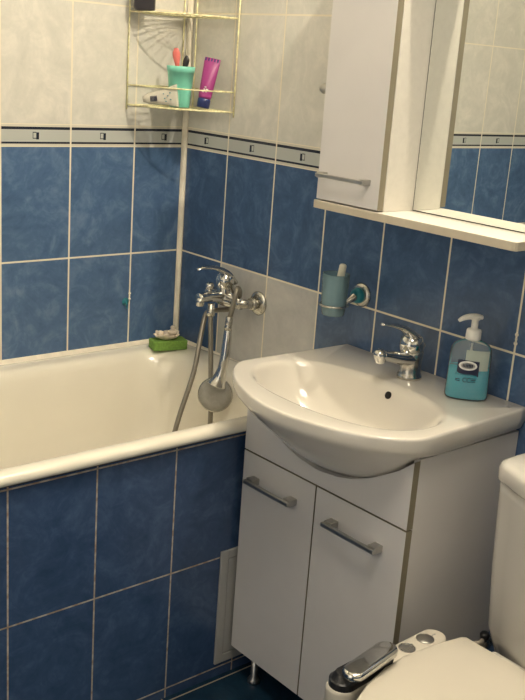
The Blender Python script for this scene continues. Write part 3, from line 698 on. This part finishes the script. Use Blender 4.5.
bm = NEW(); tube(bm, [(mcx - .008, mcy + .012, ZS + .006), (mcx, mcy + .003, ZS + .06), (mcx + .008, mcy - .004, ZS + .10), (mcx + .011, mcy - .007, ZS + .122), (mcx + .012, mcy - .008, ZS + .135)], [.003, .003, .006, .0085, .003], n=14, flat=(1, .5, (-.7, -.7, 0)))
tag(obj('black_brush', bm, 'black', smooth=True, origin=(mcx, mcy, ZS + .01)), 'black tapered handle sticking up out of the mint cup', 'brush')
# magenta tube standing on its navy cap
mt = thing('magenta_tube', (-.062, -.155, ZS), 'magenta tube standing on its navy cap on the wire shelf', 'tube')
b0 = V(-.064, -.160, ZS + .0035); b1 = V(-.036, -.158, ZS + .133); md = (b1 - b0).normalized(); mw = V(.72, -.69, 0); mw = (mw - md * mw.dot(md)).normalized(); mn = md.cross(mw)
bm = NEW(); loft(bm, [ring(b0 + md * h, mw, mn, a, b, n=24) for h, a, b in ((0, .0155, .013), (.001, .017, .0145), (.022, .0175, .015), (.0235, .016, .014))]); obj('cap', bm, 'navy', mt, smooth=True)
bm = NEW(); loft(bm, [ring(b0 + md * h, mw, mn, a, b, n=24) for h, a, b in ((.0238, .0165, .014), (.03, .018, .015), (.07, .0195, .0115), (.11, .021, .0055), (.122, .0215, .0015), (.132, .0215, .0013))]); tb = obj('tube_body', bm, 'magenta', mt, smooth=True)
bm = NEW()
for j in range(5):
    q = b0 + md * .122 + mw * (-.018 + j * .0082); loft(bm, [ring(q + md * h, mw, mn, .0025, .0023, n=8) for h in (0.001, .009)])
obj('crimp_print', bm, 'navy', tb)
bm = NEW()
fm = -mn if mn.x > 0 else mn
for a, h, l in ((-.006, .040, .006), (.002, .041, .004), (-.004, .047, .004), (.003, .0475, .007), (-.002, .053, .005)):
    q = b0 + md * h + mw * a + fm * .0145; loft(bm, [ring(q + fm * e, mw, md, l * .5, .0016, n=8, ex=4) for e in (-.002, .0006)])
obj('lettering', bm, 'print_white', tb)
# clear crumpled tube lying down
ct = thing('clear_tube', (-.165, -.11, ZS), 'crumpled clear tube with a barcode lying in front of the mint cup', 'tube')
t0 = V(-.196, -.073, ZS + .016); t1 = V(-.142, -.153, ZS + .0315); td = (t1 - t0).normalized(); tw = V(0, 0, 1); tw = (tw - td * tw.dot(td)).normalized(); tn = td.cross(tw); L = (t1 - t0).length
bm = NEW(); rg = []
for h, a, b in ((0, .0085, .0085), (.08, .011, .011), (.16, .0145, .013), (.35, .0165, .0145), (.55, .0195, .011), (.75, .024, .007), (.92, .0285, .002), (1.0, .0300, .0011)):
    rg.append([v + Vector((random.uniform(-1, 1), random.uniform(-1, 1), random.uniform(-.5, .5))) * .0009 for v in ring(t0 + td * (L * h) + tw * (0), tw, tn, a, b, n=22)])
loft(bm, rg); tbo = obj('tube_body', bm, 'crumple', ct, smooth=True)
fn_ = tn if tn.dot(V(-.6, -.8, 0)) > 0 else -tn
bm = NEW()
for j in range(6):
    q = t0 + td * (L * (.27 + .034 * j)) + fn_ * .0146 + V(0, 0, -.002); loft(bm, [ring(q + fn_ * e, td, tw, .0011, .0075, n=8, ex=5) for e in (-.001, .0006)])
obj('barcode', bm, 'ink', tbo)
bm = NEW()
for h, v in ((.62, .008), (.66, -.004), (.74, .002), (.80, .009), (.83, -.008), (.70, -.012)):
    q = t0 + td * (L * h) + fn_ * .0105 + V(0, 0, v); loft(bm, [ring(q + fn_ * e, td, tw, .0018, .0014, n=8) for e in (-.004, .0006)])
obj('printed_mark', bm, 'teal', tbo)
# charcoal bottle on the upper shelf
bm = NEW(); loft(bm, [ring((-.188, -.050, 1.5615 + h), V(.76, -.65, 0), V(-.65, -.76, 0), a, b, n=32, ex=4) for h, a, b in ((0, .024, .016), (.003, .0275, .0195), (.09, .0275, .0195), (.105, .024, .016), (.115, .011, .011), (.135, .011, .011))])
tag(obj('charcoal_bottle', bm, 'charcoal', smooth=True, origin=(-.188, -.050, 1.5615)), 'dark charcoal bottle on the upper wire shelf', 'bottle')

# ================================================================== SMALL THINGS ON THE WALL
hk = thing('suction_hook', (-.186, 0, .76), 'tiny teal plastic hook stuck to the back wall tiles', 'hook')
bm = NEW(); lathe(bm, (-.1855, -.0006, .764), (0, -1, 0), [(.0115, 0), (.0115, .001), (.006, .003), (.0055, .006)], n=20); obj('suction_cup', bm, 'teal', hk, smooth=True)
bm = NEW(); tube(bm, [(-.1855, -.006, .764), (-.1855, -.009, .758), (-.1855, -.008, .749), (-.1855, -.011, .745)], .0018, n=8); obj('hook_arm', bm, 'teal', hk, smooth=True)
bm = NEW()
for z, r_ in ((.787, .0042), (.771, .0040), (.779, .003)): bmesh.ops.create_icosphere(bm, subdivisions=2, radius=r_, matrix=Matrix.Translation((-.172, -.0005, z)))
o = struct('trim_5', bm, 'bead', smooth=True)
bm = NEW()
for z, r_ in ((.945, .0042), (.926, .0045), (.935, .003)): bmesh.ops.create_icosphere(bm, subdivisions=2, radius=r_, matrix=Matrix.Translation((-.0005, -1.2, z)))
o = struct('trim_6', bm, 'bead', smooth=True)

# ================================================================== TOILET
TYC = -1.54
to = thing('toilet', (-.35, TYC, 0), 'white toilet with closed lid and cistern against the tiled wall', 'toilet')
def sd(z, x0, x1, hy, r_): return rrect(x0, x1, TYC - hy, TYC + hy, r_, z, 7)
def dring(z, xf, hy, bulge=.045, r_=.03):
    P = [(-.010, hy), (-.06, hy), (-.12, hy)]
    for i in range(7):
        t = PI / 2 * i / 6; P.append((xf + r_ - r_ * math.sin(t), hy - r_ + r_ * math.cos(t)))
    yy = hy - r_
    for i in range(1, 9): q = yy * (1 - i / 8); P.append((xf - bulge * (1 - (q / yy) ** 2), q))
    return [Vector((x, TYC + y, z)) for x, y in P] + [Vector((x, TYC - y, z)) for x, y in P[-2::-1]]
bm = NEW(); loft(bm, [dring(z, x, h) for z, x, h in ((.345, -.165, .165), (.352, -.185, .176), (.41, -.204, .186), (.55, -.213, .192), (.70, -.218, .196), (.7215, -.218, .197))]); obj('cistern', bm, 'toilet', to, smooth=True)
bm = NEW(); loft(bm, [dring(z, x, h) for z, x, h in ((.722, -.220, .199), (.726, -.222, .201), (.748, -.222, .201), (.757, -.219, .198))] + [dring(.7620, -.210, .189, .042, .028), dring(.7635, -.19, .17, .04, .025)]); obj('cistern_lid', bm, 'toilet', to, smooth=True)
bm = NEW(); lathe(bm, (-.10, TYC, .763), (0, 0, 1), [(.022, 0), (.022, .004), (.018, .006)]); obj('flush_button', bm, 'chrome', to, smooth=True)
def lidring(z, k_=1.0, n=20, x_back=-.292):
    hp_ = [(-.292, .158), (-.30, .164), (-.33, .170), (-.38, .178), (-.44, .183), (-.50, .178), (-.56, .163), (-.62, .136), (-.67, .103), (-.71, .062), (-.73, .0)]
    P = [(x, TYC + h) for x, h in hp_] + [(x, TYC - h) for x, h in hp_[-2::-1]]
    return [Vector((-.50 + (x + .50) * k_, TYC + (y - TYC) * k_, z)) for x, y in P]
bm = NEW(); loft(bm, [lidring(.4065, .985), lidring(.409, 1.0), lidring(.424, 1.0), lidring(.4285, .99), lidring(.4305, .97), lidring(.4315, .8), lidring(.432, .3)]); obj('lid', bm, 'seat', to, smooth=True, subsurf=0)
bm = NEW(); loft(bm, [lidring(.388, .97), lidring(.390, .985), lidring(.403, .985), lidring(.4055, .975)]); obj('seat', bm, 'seat', to, smooth=True)
for y in (-1.47, -1.61):
    bm = NEW(); lathe(bm, (-.272, y - .02, .404), (0, 1, 0), [(.008, 0), (.009, .003), (.009, .037), (.008, .04)], n=16); box(bm, -.285, -.264, y - .015, y + .015, .392, .404); obj('hinge', bm, 'seat', to, smooth=False, bevel=0.001)
bm = NEW()
def br(z, k_, kx=1.0, dx=0.0): return [Vector(((v.x + .46) * kx * k_ - .46 + dx, TYC + (v.y - TYC) * k_, z)) for v in lidring(z)]
loft(bm, [br(0, .62), br(.02, .60), br(.12, .55, 1, .03), br(.22, .66, 1, .02), br(.31, .88), br(.36, .93), br(.3845, .94)])
box(bm, -.30, -.10, TYC - .11, TYC + .11, .0, .340); box(bm, -.30, -.235, TYC - .13, TYC + .13, .30, .3945); box(bm, -.26, -.012, TYC - .13, TYC + .13, .29, .3435)
obj('bowl', bm, 'toilet', to, smooth=False, bevel=0.006)

# ================================================================== BIDET ATTACHMENT (control panel beside the seat)
bd_ = thing('bidet_attachment', (-.46, -1.345, .37), 'cream bidet control panel with chrome lever beside the toilet seat', 'bidet attachment')
pa = V(-.585, -1.3425, 0); pb = V(-.326, -1.3310, 0)
def stad(z, ra, rb, ins=0.0, A=pa, B=pb):
    d_ = (B - A).normalized(); nn_ = V(-d_.y, d_.x, 0); o = []
    for i in range(15):
        t = -PI / 2 + PI * i / 14; o.append(B + d_ * ((rb - ins) * math.cos(t)) + nn_ * ((rb - ins) * math.sin(t)) + V(0, 0, z))
    for i in range(15):
        t = PI / 2 + PI * i / 14; o.append(A + d_ * ((ra - ins) * math.cos(t)) + nn_ * ((ra - ins) * math.sin(t)) + V(0, 0, z))
    return o
bm = NEW(); loft(bm, [stad(.372, .025, .022), stad(.376, .028, .0255), stad(.410, .028, .0255), stad(.4145, .028, .0255, .0015), stad(.416, .028, .0255, .004)]); 
obj('housing', bm, 'seat', bd_, smooth=True)
qa, qb = V(-.584, -1.343, 0), V(-.480, -1.3375, 0)
bm = NEW(); loft(bm, [stad(.4155, .025, .022, 0, qa, qb), stad(.428, .025, .022, 0, qa, qb), stad(.430, .025, .022, .003, qa, qb), stad(.442, .014, .013, 0, qa, qb)]); obj('lever_base', bm, 'black', bd_, smooth=False)
la, lb = V(-.578, -1.362, 0), V(-.487, -1.351, 0)
def tilt(P): return [Vector((v.x, v.y, v.z + (v.x + .54) * .05)) for v in P]
bm = NEW(); loft(bm, [tilt(stad(z, .0215, .0215, i, la, lb)) for z, i in ((.4430, .004), (.4445, .0008), (.4515, 0), (.4555, .0015), (.4575, .0045), (.458, .009))]); obj('lever', bm, 'chrome', bd_, smooth=True)
bm = NEW(); lathe(bm, (-.402, -1.331, .4158), (0, 0, 1), [(.0165, 0), (.0165, .001), (.0150, .0014), (.0145, .0004)], n=28); box(bm, -.4165, -.3875, -1.3335, -1.3285, .4162, .4195); obj('dial', bm, 'chrome', bd_, smooth=False)
bm = NEW(); lathe(bm, (-.349, -1.330, .4158), (0, 0, 1), [(.0175, 0), (.0175, .0012), (.0165, .002), (.001, .0022)], n=28); obj('button', bm, 'satin', bd_, smooth=True)
bm = NEW(); box(bm, -.55, -.36, -1.364, -1.352, .3725, .3868); box(bm, -.328, -.318, -1.331, -1.328, .4158, .4163); obj('bracket', bm, 'grey_plastic', bd_)

# water hoses behind the bidet panel
vs_ = thing('water_valve', (-.02, -1.29, .30), 'small dark angle valve behind the toilet seat near the wall', 'valve')
bm = NEW(); lathe(bm, (-.001, -1.288, .288), (-1, 0, 0), [(.022, 0), (.022, .004), (.010, .008), (.010, .075), (.013, .078), (.013, .10), (.008, .103)], n=18); obj('body', bm, 'chrome_old', vs_, smooth=True)
bm = NEW(); lathe(bm, (-.088, -1.288, .299), (0, 0, 1), [(.006, 0), (.010, .004), (.011, .014), (.008, .018)], n=14); obj('knob', bm, 'black', vs_, smooth=True)
for nm, lab_, pts in (('water_hose', 'cream water hose running under the cistern, upper of two', [(-.1045, -1.288, .290), (-.122, -1.305, .318), (-.155, -1.325, .336), (-.205, -1.336, .356), (-.26, -1.336, .374), (-.300, -1.333, .387)]),
                      ('water_hose', 'cream water hose running under the cistern, lower of two', [(-.095, -1.288, .276), (-.105, -1.312, .285), (-.135, -1.335, .308), (-.19, -1.347, .338), (-.26, -1.345, .358), (-.300, -1.341, .379)])):
    bm = NEW(); tube(bm, pts, .0048, n=10); tag(obj(nm, bm, 'hose_cream', smooth=True, origin=pts[0]), lab_, 'hose', 'water hoses behind the toilet seat')
